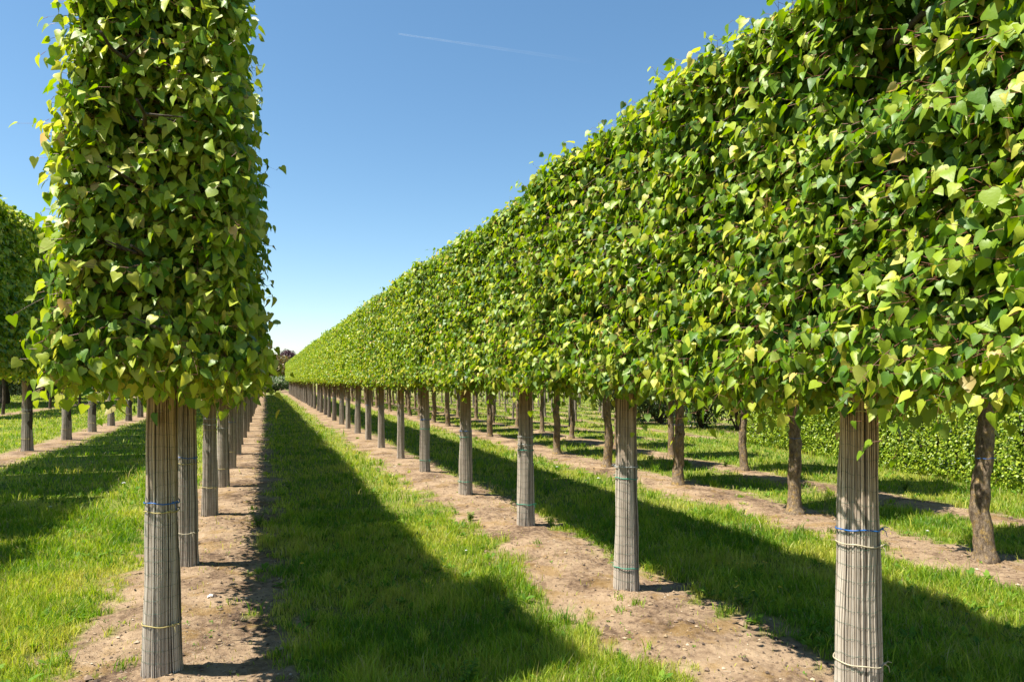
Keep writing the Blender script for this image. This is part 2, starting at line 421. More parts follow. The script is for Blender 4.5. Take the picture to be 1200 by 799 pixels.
# ------------------------------------------------------------------ rows
S = 2.47
H0 = 3.62
rows = dict(left=-.62, right=2.77, third=6.4, fourth=8.5, tall=-5.4, fartall=-12.4)
strips = [(-.52, .62), (2.74, .56), (6.35, .55), (8.5, .38), (-5.42, .55), (-12.4, .5), (10.6, .28), (12.7, .28), (14.8, .28), (16.9, .3), (19.0, .3), (21.1, .3)]
def soil_amount(x, y):
    """1 on the bare strips under the rows, 0 in the grass"""
    x = np.asarray(x, float); y = np.asarray(y, float)
    e = (fbm(x * 2.6 + 3, y * 2.6, 4) - .5) * 1.25 + (vnoise(x * 14, y * 14) - .5) * .65
    s = np.zeros_like(x)
    for i, (c, w) in enumerate(strips):
        wob = .10 * np.sin(y * .55 + i * 2) + (vnoise(y * .8 + i * 11, 3.3 + i) - .5) * .3
        dist = w - np.abs(x - c - wob * .3)
        far = (c > 9.5) & (y < 17)
        v = np.clip((dist + e * .55) / .22 + .5, 0, 1)
        s = np.maximum(s, np.where(far, 0, v))
    return s
FEET = [(-.565, 4.42), (-.68, 6.92), (-.66, 9.42), (2.72, 2.56), (2.77, 4.92), (2.86, 7.45), (2.82, 9.85), (2.77, 12.44)]
def ground_z(x, y):
    x = np.asarray(x, float); y = np.asarray(y, float)
    z = (fbm(x * .5, y * .5, 3) - .5) * .05 - .05
    for c, w in strips[:5]: z = z + .035 * np.exp(-((x - c) / .45) ** 2)
    for fx, fy in FEET: z = z + .028 * np.exp(-((x - fx) ** 2 + (y - fy) ** 2) / .17 ** 2) + .008 * np.exp(-((x - fx - .15) ** 2 + (y - fy + .12) ** 2) / .09 ** 2)
    near = np.exp(-np.maximum(0, np.hypot(x, y) - 10) / 6)
    soil = soil_amount(x, y)
    z = z + near * soil * ((fbm(x * 7, y * 7, 4) - .5) * .030 + np.maximum(0, fbm(x * 19 + 5, y * 19, 3) - .52) * .05)
    return z

def axis(lo, dense_lo, dense_hi, hi, step, g):
    a = list(np.arange(dense_lo, dense_hi, step)); s = step
    x = a[-1]
    while x < hi: s *= g; x += s; a.append(x)
    s = step; x = a[0]; left = []
    while x > lo: s *= g; x -= s; left.append(x)
    return np.array(left[::-1] + a)
gx = axis(-4000, -4.5, 7.5, 4000, .036, 1.06); gy = axis(-60, 2.0, 12.0, 6000, .036, 1.045)
GX, GY = np.meshgrid(gx, gy, indexing='xy')
gz = ground_z(GX, GY)
nx, ny = len(gx), len(gy)
idx = np.arange(nx * ny).reshape(ny, nx)
F = np.stack([idx[:-1, :-1], idx[:-1, 1:], idx[1:, 1:], idx[1:, :-1]], -1).reshape(-1, 4)
mb = MB(); mb.add(np.stack([GX, GY, gz], -1).reshape(-1, 3), [F], soil_amount(GX, GY).reshape(-1))
m, N, L, P = new_mat('ground'); M['ground'] = m
at = N.new('ShaderNodeAttribute'); at.attribute_name = 'tint'
tc = N.new('ShaderNodeTexCoord')
n1 = noise(N, L, 1.6, 6, .6, tc.outputs['Object']); n2 = noise(N, L, 18, 8, .65, tc.outputs['Object']); n3 = noise(N, L, 120, 4, .7, tc.outputs['Object'])
soil = ramp(N, [(.38, (.045, .028, .018)), (.46, (.135, .088, .053)), (.54, (.245, .170, .103)), (.67, (.34, .245, .152))])
mixn = N.new('ShaderNodeMath'); mixn.operation = 'MULTIPLY_ADD'; mixn.inputs[1].default_value = .45; L.new(n2.outputs[0], mixn.inputs[0])
h_ = N.new('ShaderNodeMath'); h_.operation = 'MULTIPLY'; h_.inputs[1].default_value = .62; L.new(n1.outputs[0], h_.inputs[0]); L.new(h_.outputs[0], mixn.inputs[2])
L.new(mixn.outputs[0], soil.inputs[0])
# ochre moss patches and pale specks in the soil
n4 = noise(N, L, 2.4, 6, .65, tc.outputs['Object']); r4 = ramp(N, [(.52, (0, 0, 0)), (.62, (1, 1, 1))]); L.new(n4.outputs[0], r4.inputs[0])
k4 = N.new('ShaderNodeMath'); k4.operation = 'MULTIPLY'; L.new(r4.outputs[0], k4.inputs[0]); L.new(n3.outputs[0], k4.inputs[1])
ms = N.new('ShaderNodeMix'); ms.data_type = 'RGBA'; L.new(k4.outputs[0], ms.inputs[0]); L.new(soil.outputs[0], ms.inputs[6]); ms.inputs[7].default_value = (.20, .12, .03, 1)
vo = N.new('ShaderNodeTexVoronoi'); vo.inputs['Scale'].default_value = 42; L.new(tc.outputs['Object'], vo.inputs[0])
rv = ramp(N, [(.10, (1, 1, 1)), (.16, (0, 0, 0))]); L.new(vo.outputs['Distance'], rv.inputs[0])
kv = N.new('ShaderNodeMath'); kv.operation = 'MULTIPLY'; kv.inputs[1].default_value = .45; L.new(rv.outputs[0], kv.inputs[0])
ms2 = N.new('ShaderNodeMix'); ms2.data_type = 'RGBA'; L.new(kv.outputs[0], ms2.inputs[0]); L.new(ms.outputs[2], ms2.inputs[6]); ms2.inputs[7].default_value = (.34, .29, .23, 1)
grass = ramp(N, [(.3, (.06, .12, .010)), (.5, (.16, .20, .022)), (.7, (.27, .27, .06))]); L.new(mixn.outputs[0], grass.inputs[0])
thatch = N.new('ShaderNodeMix'); thatch.data_type = 'RGBA'; L.new(n3.outputs[0], thatch.inputs[0]); L.new(grass.outputs[0], thatch.inputs[6]); thatch.inputs[7].default_value = (.11, .12, .03, 1)
mg = N.new('ShaderNodeMix'); mg.data_type = 'RGBA'; L.new(at.outputs['Fac'], mg.inputs[0]); L.new(thatch.outputs[2], mg.inputs[6]); L.new(ms2.outputs[2], mg.inputs[7])
L.new(mg.outputs[2], P.inputs['Base Color']); P.inputs['Roughness'].default_value = .95; P.inputs['Specular IOR Level'].default_value = .15
bsum = N.new('ShaderNodeMath'); bsum.operation = 'MULTIPLY_ADD'; bsum.inputs[1].default_value = .3; L.new(n3.outputs[0], bsum.inputs[0]); L.new(n2.outputs[0], bsum.inputs[2])
bp = N.new('ShaderNodeBump'); bp.inputs['Strength'].default_value = .9; bp.inputs['Distance'].default_value = .03; L.new(bsum.outputs[0], bp.inputs['Height']); L.new(bp.outputs[0], P.inputs['Normal'])
tag(obj('ground', mb.build('ground', [M['ground']])), kind='structure')

def gz1(x, y): return float(ground_z(np.array([x]), np.array([y]))[0])
def depth_of(x, y): return x * math.sin(YAW) + y * math.cos(YAW)
def px_of(x, y): return 600 + 800 * (x * math.cos(YAW) - y * math.sin(YAW)) / depth_of(x, y)

# crowns
D = (.44, 1.20, .90)
print('crowns')
CR = {}
CR['first_left'] = crown_mesh('end_crown', 3, (.485, 1.03, 1.15), 2.80, 7800, 6, (.036, .080), r=.18, interior=5400, center=(.045, .25), taper=.17, fringe=.2, yellow=.12)
CR['first_right'] = crown_mesh('near_crown', 4, (.45, 1.28, 1.04), 2.63, 7400, 6, (.035, .075), interior=5400, r=.15, holes=((-.35, -.42, 3.14, .20),), fringe=1.0)
for i in range(3):
    CR['near%d' % i] = crown_mesh('crown', 20 + i, (.45, 1.28 - .02 * i, 1.04), 2.67, 6400, 6, (.038, .076), interior=4600, r=.15)
for i in range(3):
    CR['mid%d' % i] = crown_mesh('crown_far', 40 + i, (.45, 1.27, 1.05), 2.69, 4300, 6, (.044, .082), interior=3600, r=.16, lod=1, yellow=.06)
for i in range(2):
    CR['gap%d' % i] = crown_mesh('crown_spaced', 60 + i, (.70, .84, .85), 2.66, 2100, 5, (.07, .11), interior=1200, lod=1, r=.35)
    CR['young%d' % i] = crown_mesh('crown_young', 70 + i, (.55, .60, .8), 2.62, 700, 5, (.10, .16), interior=700, lod=1, r=.35)
for i in range(2):
    CR['tall%d' % i] = crown_mesh('crown_tall', 80 + i, (.50, 1.50, 1.85), 3.65, 2700, 6, (.075, .12), interior=3500, lod=1, yellow=.12)
print('trunks')
TR = {}
for i in range(3):
    TR['wrapped%d' % i] = trunk_mesh('trunk', 5 + i, 3.25, 1.15, .062, 'bark')
    TR['lichen%d' % i] = trunk_mesh('trunk_lichen', 15 + i, 3.2, .6, .086, 'lichen_bark', knobby=.034, flare=.5, tiers=(1.9, 2.3, 2.7, 3.0))
TR['far'] = trunk_mesh('trunk_far', 25, 3.0, .6, .075, 'pale_bark', knobby=.03, flare=.2, tiers=(2.0, 2.5), sides=7)
TR['tall'] = trunk_mesh('trunk_tall', 28, 5.2, 1.4, .078, 'bark', knobby=.02, flare=.2, tiers=(2.0, 2.7, 3.4, 4.1, 4.8))
WR = [reed_wrap_mesh('reed_wrap', 90 + i) for i in range(3)]
WRF = [reed_wrap_mesh('reed_wrap_far', 95 + i, n=34, seg=5, wires=False) for i in range(2)]

ORD = ['first', 'second', 'third', 'fourth', 'fifth', 'sixth', 'seventh', 'eighth', 'ninth', 'tenth', 'eleventh', 'twelfth', 'thirteenth', 'fourteenth']
proto = {}
def make_wrapped(loc, crown, trunk, wrap, ties, fat=1.0, rz=0., sy=1.0, sz=1.0):
    t = empty('lime_tree', loc, 0)
    obj('trunk', trunk, t, rot=(0, 0, 0))
    obj('crown', crown, t, scale=(1, sy, sz))
    w = obj('reed_wrap', wrap, t, rot=(0, 0, rz), scale=(fat, fat, 1))
    for (z, colr, tilt) in ties:
        r_ = (wrap_r(z) + .0095) / .1
        obj('tie', TIE[colr], w, loc=(0, 0, z), rot=(tilt, tilt * .6, -rz + random.uniform(-.25, .25)), scale=(r_, r_, 1.25))
    return t

LT = {0: [(.985, 'blue', .02), (.935, 'yellow', -.01), (.29, 'yellow', .02)], 1: [(.985, 'blue', .03), (.93, 'yellow', 0), (.30, 'cream', 0)],
      2: [(1.20, 'white', 0), (1.13, 'white', .02), (1.06, 'yellow', 0), (.34, 'yellow', 0)], 3: [(.95, 'white', 0), (.3, 'yellow', 0)], 4: [(.9, 'blue', 0), (.32, 'yellow', 0)]}
RT = {0: [(.95, 'blue', 0)], 1: [(1.53, 'yellow', 0), (.965, 'blue', -.02), (.895, 'cream', .02), (.325, 'cream', .02)],
      2: [(1.58, 'green', 0), (.985, 'white', .02), (.895, 'green', -.02), (.175, 'green', .0)],
      3: [(1.02, 'white', 0), (.93, 'white', .01), (.865, 'green', -.01), (.24, 'green', .0)],
      4: [(.93, 'blue', 0), (.84, 'green', 0), (.18, 'green', 0)], 5: [(.95, 'blue', 0), (.78, 'green', 0), (.2, 'green', 0)], 6: [(1.15, 'white', 0)], 7: [(1.05, 'blue', 0)], 8: [(.98, 'blue', 0)]}
LOOKL = {0: 'large lime tree at the near end of the left row, blue tie over yellow ties',
         1: 'second lime tree of the left row, blue and cream ties on its reed wrap',
         2: 'third lime tree of the left row, with two white ties over a yellow one'}
LOOKR = {0: 'lime tree beyond the right frame edge at the start of the right row',
         1: 'nearest lime tree of the right row, reed wrap with blue and cream ties',
         2: 'second lime tree of the right row, one white tie over a green tie',
         3: 'third lime tree of the right row, two white ties over a green tie',
         4: 'fourth lime tree of the right row, blue tie just above a green one',
         5: 'fifth lime tree of the right row, slimmer reed wrap with faint blue and green ties'}
for i in range(32):
    y = 4.42 + i * 2.5; x = {0: -.565, 1: -.68, 2: -.66}.get(i, rows['left'] + random.uniform(-.03, .03))
    near = i < 6
    cr = CR['first_left'] if i == 0 else (CR['near%d' % (i % 3)] if near else CR['mid%d' % (i % 3)])
    t = make_wrapped((x, y, gz1(x, y)), cr, TR['wrapped%d' % (i % 3)], WR[i % 3] if i < 10 else WRF[i % 2],
                     LT.get(i, [(random.uniform(.85, 1.1), random.choice(['blue', 'white', 'yellow']), 0)] if i < 12 else []), fat=random.uniform(.9, 1.02) if i else .97, rz=random.uniform(0, 6),
                     sy=1 if i == 0 else random.uniform(.98, 1.03), sz=1.0 if i == 0 else random.uniform(.985, 1.01))
    if i: t.rotation_euler = (0, 0, math.pi if random.random() < .5 else 0)
    lab = LOOKL.get(i) or ('%s lime tree counted from the front of the left row, in reed mat' % ORD[i] if i < 8 else 'small distant reed-wrapped lime tree in the far part of the left row')
    tag(t, lab, 'tree', 'lime trees of the left row')
for i in range(37):
    x, y = {1: (2.72, 2.56), 2: (2.77, 4.92), 3: (2.86, 7.45), 4: (2.82, 9.85)}.get(i, (rows['right'] + random.uniform(-.03, .03), 2.56 + (i - 1) * S))
    near = i < 8
    cr = CR['first_right'] if i == 1 else (CR['near%d' % ((i + 1) % 3)] if near else CR['mid%d' % (i % 3)])
    t = make_wrapped((x, y, gz1(x, y)), cr, TR['wrapped%d' % ((i + 1) % 3)], WR[(i + 1) % 3] if i < 12 else WRF[i % 2],
                     RT.get(i, [(random.uniform(.85, 1.1), random.choice(['blue', 'white', 'green']), 0)] if i < 14 else []),
                     fat=[1, 1.03, .96, .98, .98, .95, .8, .86, .86][i] if i < 9 else random.uniform(.8, .95), rz=random.uniform(0, 6),
                     sy=1 if i == 1 else random.uniform(1.0, 1.04), sz=.995 + .0012 * i + random.uniform(-.008, .012))
    if i != 1 and random.random() < .5: t.rotation_euler = (0, 0, math.pi)
    lab = LOOKR.get(i) or ('%s lime tree counted from the front of the right row, reed-wrapped trunk' % ORD[i - 1] if i < 13 else 'small distant reed-wrapped lime tree in the far part of the right row')
    tag(t, lab, 'tree', 'lime trees of the right row')

def bare_tree(name, x, y, crown, trunk, label, group, rz=0, sc_=(1, 1, 1), tie=None):
    t = empty(name, (x, y, gz1(x, y)), rz)
    tr = obj('trunk', trunk, t, scale=(sc_[0], sc_[0], 1))
    obj('crown', crown, t, scale=sc_)
    if tie:
        obj('tie', TIE[tie[0]], t, loc=(0, 0, tie[1]), scale=(.82, .82, 1))
    tag(t, label, 'tree', group)
    return t
# third row: bare trunks with orange lichen
zy = lambda z, x: (z - x * math.sin(YAW)) / math.cos(YAW)
for i in range(33):
    x = rows['third'] + random.uniform(-.06, .06); y = zy(6.48, 6.4) + i * 2.5
    lab = ('bare-trunked tree with orange lichen and a blue tie, at the right frame edge' if i == 0 else
           'knobbly lichen-covered trunk seen between the two nearest wrapped trees of the right row' if i == 1 else
           '%s tree from the front of the bare-trunked row behind the right wrapped row' % ORD[i] if i < 8 else 'small distant bare-trunked tree in the row behind the wrapped right row')
    bare_tree('lime_tree', x, y, CR['gap%d' % (i % 2)], TR['lichen%d' % (i % 3)], lab, 'bare-trunked trees of the third row', random.uniform(0, 6.28), tie=('blue', .98) if i < 10 else None)
for i in range(1, 28):
    x = rows['fourth'] + random.uniform(-.08, .08); y = zy(8.46 if i == 0 else 8.25, 8.5) + i * 2.5
    bare_tree('lime_tree', x, y, CR['gap%d' % ((i + 1) % 2)], TR['lichen%d' % ((i + 1) % 3)],
              '%s tree from the front of the fourth row, slim bare trunk near the clipped hedge' % ORD[i - 1] if i < 6 else 'small distant bare-trunked tree in the fourth row',
              'bare-trunked trees of the fourth row', random.uniform(0, 6.28), (.85, .85, 1))
# younger rows beyond the end of the hedge
for r_ in range(6):
    xx = 10.6 + 2.1 * r_
    for i in range(17 if r_ < 3 else 14):
        y = 23 + 1.2 * r_ + i * 3.0 + random.uniform(-.2, .2); x = xx + random.uniform(-.1, .1)
        bare_tree('young_tree', x, y, CR['young%d' % (i % 2)], TR['far'], 'young pale-trunked tree in the %s row beyond the end of the hedge' % ORD[r_],
                  'young trees beyond the hedge', random.uniform(0, 6.28), (random.uniform(.6, .85),) * 2 + (1,))
# taller rows on the left
for i in range(22):
    x = rows['tall'] + random.uniform(-.05, .05); y = zy(16.6, -5.4) - 4 * 3.15 + i * 3.15
    t = make_wrapped((x, y, gz1(x, y)), CR['tall%d' % (i % 2)], TR['tall'], WRF[i % 2] if i > 7 else WR[i % 3],
                     [(1.0, 'white', 0), (.92, 'yellow', 0), (.3, 'yellow', 0)] if i < 9 else [], fat=1.2, rz=random.uniform(0, 6))
    t.name = 'tall_lime_tree'
    tag(t, 'tall wrapped tree just outside the left frame edge whose crown shades the grass' if i < 4 else
        '%s wrapped trunk from the left frame edge, in the row left of the nearest tree' % ORD[i - 4] if i < 10 else 'distant tall wrapped tree in the row left of the nearest tree',
        'tree', 'tall trees of the row at the left')
for i in range(14):
    x = rows['fartall'] + random.uniform(-.1, .1); y = zy(31, -12.4) + i * 3.7
    t = bare_tree('tall_lime_tree', x, y, CR['tall%d' % (i % 2)], TR['tall'], 'tall tree in the farthest row at the left, seen low between the nearer wrapped trunks' if i < 7 else 'far-off tall tree near the end of the farthest left row',
                  'tall trees of the farthest left row', 0, (1, 1.1, 1.12))

# ------------------------------------------------------------------ hedge and shrubs
print('hedge')
def hedge(x0, y0, x1, y1, half, top, seed, mat):
    Ln = math.hypot(x1 - x0, y1 - y0); rg = np.random.default_rng(seed); mb = MB()
    d = (half, Ln / 2, top / 2)
    p, nn = box_surface(100000, d, .15, rg, (1, 1, .7))
    p = p + nn * ((fbm(p[:, 1] * 1.6, p[:, 2] * 1.6 + 4, 3) - .5) * .16 + rg.uniform(-.10, .02, len(p)))[:, None]
    tip = nn * .5 + [0, 0, -.5] + rg.normal(0, .5, p.shape); nor = nn * .8 + [0, 0, .5] + rg.normal(0, .45, p.shape)
    add_leaves(mb, p, tip, nor, rg.uniform(.035, .062, len(p)), np.clip(rg.normal(.55, .25, len(p)), 0, 1), OVAL, OVAL_Q, 0, rg)
    pi = rg.uniform(-1, 1, (9000, 3)) * (np.array(d) - .1)
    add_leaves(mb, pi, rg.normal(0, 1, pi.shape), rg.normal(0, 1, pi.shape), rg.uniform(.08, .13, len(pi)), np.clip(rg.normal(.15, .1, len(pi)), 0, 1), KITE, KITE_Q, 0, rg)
    root = empty('clipped_hedge', ((x0 + x1) / 2, (y0 + y1) / 2, gz1((x0 + x1) / 2, (y0 + y1) / 2)), math.atan2(-(x1 - x0), y1 - y0))
    obj('foliage', mb.build('hedge_foliage', [M[mat]]), root, loc=(0, 0, top / 2 + .02))
    mb = MB()
    for k in range(int(Ln / .45)):
        yy = -Ln / 2 + .2 + k * .45; xx = rg.normal(0, .05)
        loft(mb, [[xx, yy, -.1], [xx + rg.normal(0, .03), yy + rg.normal(0, .03), top * .4], [xx + rg.normal(0, .08), yy + rg.normal(0, .08), top * .85]], [.025, .02, .008], 6, 0, 0, .05, rg)
    obj('stems', mb.build('hedge_stems', [M['bark']]), root)
    return root
tag(hedge(10.0, 1.0, 12.95, 15.6, .45, 2.3, 7, 'beech'), 'long clipped bright green hedge behind the bare trunks at the right', 'hedge')

def shrub_mesh(name, seed, rx, ry, h, n, leaf, mat, z0=0.0, clumps=10, stems=True, trunk_h=0, tr_mat='bark'):
    rg = np.random.default_rng(seed); mb = MB()
    cs = []
    for k in range(clumps):
        a = rg.uniform(0, 6.28); q = rg.uniform(0, .62) ** .8
        zc = trunk_h + (h - trunk_h) * rg.uniform(.25, .78); f = rg.uniform(.3, .5)
        cs.append((math.cos(a) * rx * q, math.sin(a) * ry * q, zc, rx * f, ry * f, (h - trunk_h) * rg.uniform(.2, .3)))
    per = n // clumps
    for c in cs:
        v = normalize(rg.normal(0, 1, (per, 3))); rr = rg.uniform(.35, 1.0, per) ** .5 * (1 + .25 * (fbm(v[:, 0] * 3 + c[0], v[:, 2] * 3 + v[:, 1] * 2, 3) - .5) * 2)
        p = np.array(c[:3]) + v * np.array(c[3:]) * rr[:, None]
        p[:, 2] = np.maximum(p[:, 2], .05)
        tip = v * .6 + [0, 0, -.3] + rg.normal(0, .6, p.shape); nor = v * .7 + [0, 0, .5] + rg.normal(0, .5, p.shape)
        add_leaves(mb, p, tip, nor, rg.uniform(leaf * .6, leaf * 1.2, per), np.clip(rg.normal(.5, .28, per), 0, 1), OVAL, OVAL_Q, 0, rg)
    fo = mb.build(name, [M[mat]])
    mb = MB()
    if trunk_h:
        loft(mb, [[0, 0, -.1], [.03, 0, trunk_h * .5], [0, .05, trunk_h], [.05, 0, h * .75]], [h * .035, h * .028, h * .022, h * .008], 8, 0, 0, .06, rg)
    for c in cs:
        loft(mb, [[0, 0, trunk_h * .8 - .05], [c[0] * .5, c[1] * .5, (trunk_h * .8 + c[2]) * .5], [c[0], c[1], c[2]]], [.035, .025, .01], 5, 0, 0, .05, rg)
    return fo, mb.build(name + '_wood', [M[tr_mat]])
def place_shrub(name, cat, label, x, y, group=None, woody='stem', rz=0, **k):
    fo, wo = shrub_mesh(name + '_mesh', **k)
    t = empty(name, (x, y, gz1(x, y)), rz); obj('foliage' if woody == 'stem' else 'crown', fo, t); obj('branches' if woody == 'stem' else 'trunk', wo, t)
    tag(t, label, cat, group); return t
def at(px, z):
    """ground point seen at picture column px, at depth z"""
    xc = (px - 600) / 800 * z
    return xc * math.cos(YAW) + z * math.sin(YAW), z * math.cos(YAW) - xc * math.sin(YAW)
# dark thicket between hedge end and the young rows
for k, (px, z, rx, h, lab) in enumerate([(865, 23.5, 1.9, 3.4, 'dark bushy shrub beside the end of the clipped hedge, nearest the wooden post'), (822, 25, 2.1, 3.6, 'middle dark shrub of the thicket past the end of the hedge'),
                                    (738, 29, 1.9, 3.0, 'dark shrub farthest left of the thicket, half behind the second wrapped trunk'), (775, 27, 1.9, 3.2, 'dark shrub at the left end of the thicket past the hedge, behind the trunks'), (905, 24.5, 2.2, 3.2, 'dark shrub rising behind the far end of the clipped hedge'), (960, 22, 2.2, 3.2, 'dark shrub growing behind the middle of the clipped hedge')]):
    x, y = at(px, z)
    place_shrub('shrub', 'shrub', lab, x, y, 'dark thicket shrubs', seed=100 + k, rx=rx, ry=rx * .9, h=h, n=5200, leaf=.13, mat='dark_leaf' if k != 2 else 'olive_leaf', clumps=14)
# far end of the aisle
for (nm, cat, lab, px, z, kw) in [
    ('flowering_shrub', 'shrub', 'pale blossoming shrub at the far end of the grass path', 322, 96, dict(seed=120, rx=3.0, ry=3, h=2.7, n=6000, leaf=.24, mat='blossom_leaf', clumps=14)),
    ('flowering_shrub', 'shrub', 'greener low shrub left of the pale blossoming one at the end of the path', 302, 97, dict(seed=121, rx=2.2, ry=2.2, h=2.5, n=4500, leaf=.24, mat='beech', clumps=12)),
    ('shrub', 'shrub', 'yellow and rust coloured tall shrub closing the view at the end of the path', 323, 112, dict(seed=122, rx=3.4, ry=3, h=6.4, n=6500, leaf=.30, mat='rust_leaf', clumps=16)),
    ('purple_tree', 'tree', 'round dark purple-leaved tree above the shrubs at the end of the path', 322, 126, dict(seed=123, rx=3.0, ry=3, h=6.9, n=5200, leaf=.34, mat='purple_leaf', clumps=12, trunk_h=2.2)),
    ('purple_tree', 'tree', 'taller dark purple tree touching the far end of the right row', 337, 128, dict(seed=124, rx=2.6, ry=2.6, h=7.2, n=4500, leaf=.34, mat='purple_leaf', clumps=10, trunk_h=2.6)),
    ('shrub', 'shrub', 'green shrub at the far left of the path end, behind the left row', 288, 104, dict(seed=125, rx=3.4, ry=3, h=4.0, n=5000, leaf=.28, mat='dark_leaf', clumps=14))]:
    x, y = at(px, z)
    place_shrub(nm, cat, lab, x, y, woody='trunk' if nm == 'purple_tree' else 'stem', **kw)
# trees closing the left background
fo, wo = shrub_mesh('background_tree_mesh', 130, 5, 5, 10.5, 9000, .42, 'olive_leaf', clumps=22, trunk_h=1.2)
fo2, wo2 = shrub_mesh('background_tree_mesh_b', 131, 5, 5, 9.0, 9000, .42, 'dark_leaf', clumps=22, trunk_h=1.0)
for k, (px, z, s_) in enumerate([(-60, 43, 1.0), (5, 50, 1.12), (60, 62, 1.0), (110, 74, 1.0), (160, 82, .9), (215, 92, .9), (262, 104, .8)]):
    x, y = at(px, z)
    t = empty('background_tree', (x, y, gz1(x, y)), k * 1.3); t.scale = (s_,) * 3
    obj('crown', fo if k % 2 else fo2, t); obj('trunk', wo if k % 2 else wo2, t)
    tag(t, ['broad tree just off the left frame edge behind the tall rows', 'tallest broad tree showing over the crown at the left frame edge'][k] if k < 2 else 'distant broad tree in the belt closing the view behind the left trunks', 'tree', 'trees behind the left rows')
fo, wo = shrub_mesh('far_tree_mesh', 140, 6, 6, 8, 6500, .6, 'dark_leaf', clumps=26, trunk_h=.1)
for k in range(22):
    px = 400 + k * 44; x, y = at(px, 118 + 14 * math.sin(k * 2.1))
    t = empty('far_tree', (x, y, gz1(x, y)), k * 1.9)
    obj('crown', fo, t); obj('trunk', wo, t)
    tag(t, 'far broad tree in the wooded belt on the horizon behind the rows', 'tree', 'far tree belt on the horizon')
fo, wo = shrub_mesh('low_shrub_mesh', 150, 3.2, 2.4, 3.0, 5200, .2, 'dark_leaf', clumps=16)
fo2, wo2 = shrub_mesh('low_shrub_mesh_b', 151, 3.2, 2.4, 2.6, 5200, .2, 'olive_leaf', clumps=16)
for k in range(13):
    px = -70 + 30 * k; x, y = at(px, 62 + 4.5 * k + 3 * math.sin(k * 2.3))
    t = empty('shrub', (x, y, gz1(x, y)), k * 2.1); t.scale = (1.15, 1, random.uniform(.9, 1.2))
    obj('foliage', fo if k % 3 else fo2, t); obj('branches', wo if k % 3 else wo2, t)
    tag(t, 'low distant shrub in the belt seen between the trunks at the left', 'shrub', 'low shrubs behind the left rows')
# wooden post at the end of the hedge
x, y = at(884, 19.6)
mb = MB(); loft(mb, [[0, 0, -.1], [0, 0, .5], [.01, 0, 1.28], [.01, 0, 1.32]], [.06, .058, .055, .035], 10, 0, 0, .02)
tag(obj('wooden_post', mb.build('post', [M['pale_bark']]), loc=(x, y, gz1(x, y))), 'pale round wooden post standing at the end of the clipped hedge', 'post')

# ------------------------------------------------------------------ grass
print('grass')
def scatter(n, zlo, zhi, power, rg, pad=140):
    """points on the ground where the lens and a step to its side look, density falling with depth"""
    u = rg.random(n)
    if abs(power - 2) < 1e-6: z = zlo * (zhi / zlo) ** u
    else: e = 2 - power; z = (zlo ** e + u * (zhi ** e - zlo ** e)) ** (1 / e)
    px = rg.uniform(-pad, 1200 + pad, n)
    xc = (px - 600) / 800 * z
    return xc * math.cos(YAW) + z * math.sin(YAW), z * math.cos(YAW) - xc * math.sin(YAW), z
def blades(mb, x, y, h, w, tint, rg, mat=0):
    n = len(x); z = ground_z(x, y) - .004
    a = rg.uniform(0, 6.283, n); X = np.column_stack([np.cos(a), np.sin(a), 0 * a])
    b = rg.uniform(0, 6.283, n); ln = rg.uniform(.1, .75, n) * h
    Lq = np.column_stack([np.cos(b) * ln, np.sin(b) * ln, 0 * b])
    P0 = np.column_stack([x, y, z]); up = np.array([0, 0, 1.0])
    m1 = P0 + Lq * .3 + up * (h * .55)[:, None]; tp = P0 + Lq + up * (h * rg.uniform(.8, 1, n))[:, None]
    W = X * w[:, None] * .5
    V = np.stack([P0 - W, P0 + W, m1 + W * .85, m1 - W * .85, tp], 1)
    o = (np.arange(n) * 5)[:, None]
    mb.add(V.reshape(-1, 3), [np.array([[0, 1, 2, 3]]) + o, np.array([[3, 2, 4]]) + o], np.repeat(tint, 5), mat)
rg = np.random.default_rng(77); mb = MB()
for (n, zl, zh, pw) in [(420000, 3.2, 75, 2.0), (150000, 3.2, 9, 1.2)]:
    x, y, z = scatter(n, zl, zh, pw, rg)
    s = soil_amount(x, y)
    tuft = fbm(x * 1.7 + 8, y * 1.7, 3); tf = fbm(x * 6, y * 6 + 3, 3)
    ok = rg.random(n) > np.clip(s * 1.15, 0, .986)
    ok &= rg.random(n) < np.clip(.35 + tf * 1.3, 0, 1)
    x, y, z, s, tuft, tf = [q[ok] for q in (x, y, z, s, tuft, tf)]; n = len(x)
    h = (.030 + .125 * tf * tuft * 1.5) * rg.uniform(.5, 1.35, n) * (1 - .6 * s) * np.where(rg.random(n) < .03, 1.8, 1)
    w = np.clip(.0042 * (z / 4) ** .9, .0042, .05) * rg.uniform(.6, 1.4, n)
    h = h * (1 + .004 * z)
    tint = np.clip(-.04 + 1.25 * (fbm(x * 1.5 + 40, y * 1.5, 4)) + rg.normal(0, .16, n), 0, .86)
    tint = np.clip(tint + .35 * s, 0, .86); dry = rg.random(n) < .05 + .22 * s + .12 * (fbm(x * 2.3 + 90, y * 2.3, 2) > .62); tint[dry] = rg.uniform(.88, 1, dry.sum())
    blades(mb, x, y, h, w, tint, rg)
cx, cy, cz = scatter(1500, 3.2, 22, 1.5, rg); sc0 = soil_amount(cx, cy)
ok = rg.random(len(cx)) < np.where(sc0 > .6, .10, np.where(sc0 > .1, .9, .45)); cx, cy, cz, sc0 = cx[ok], cy[ok], cz[ok], sc0[ok]
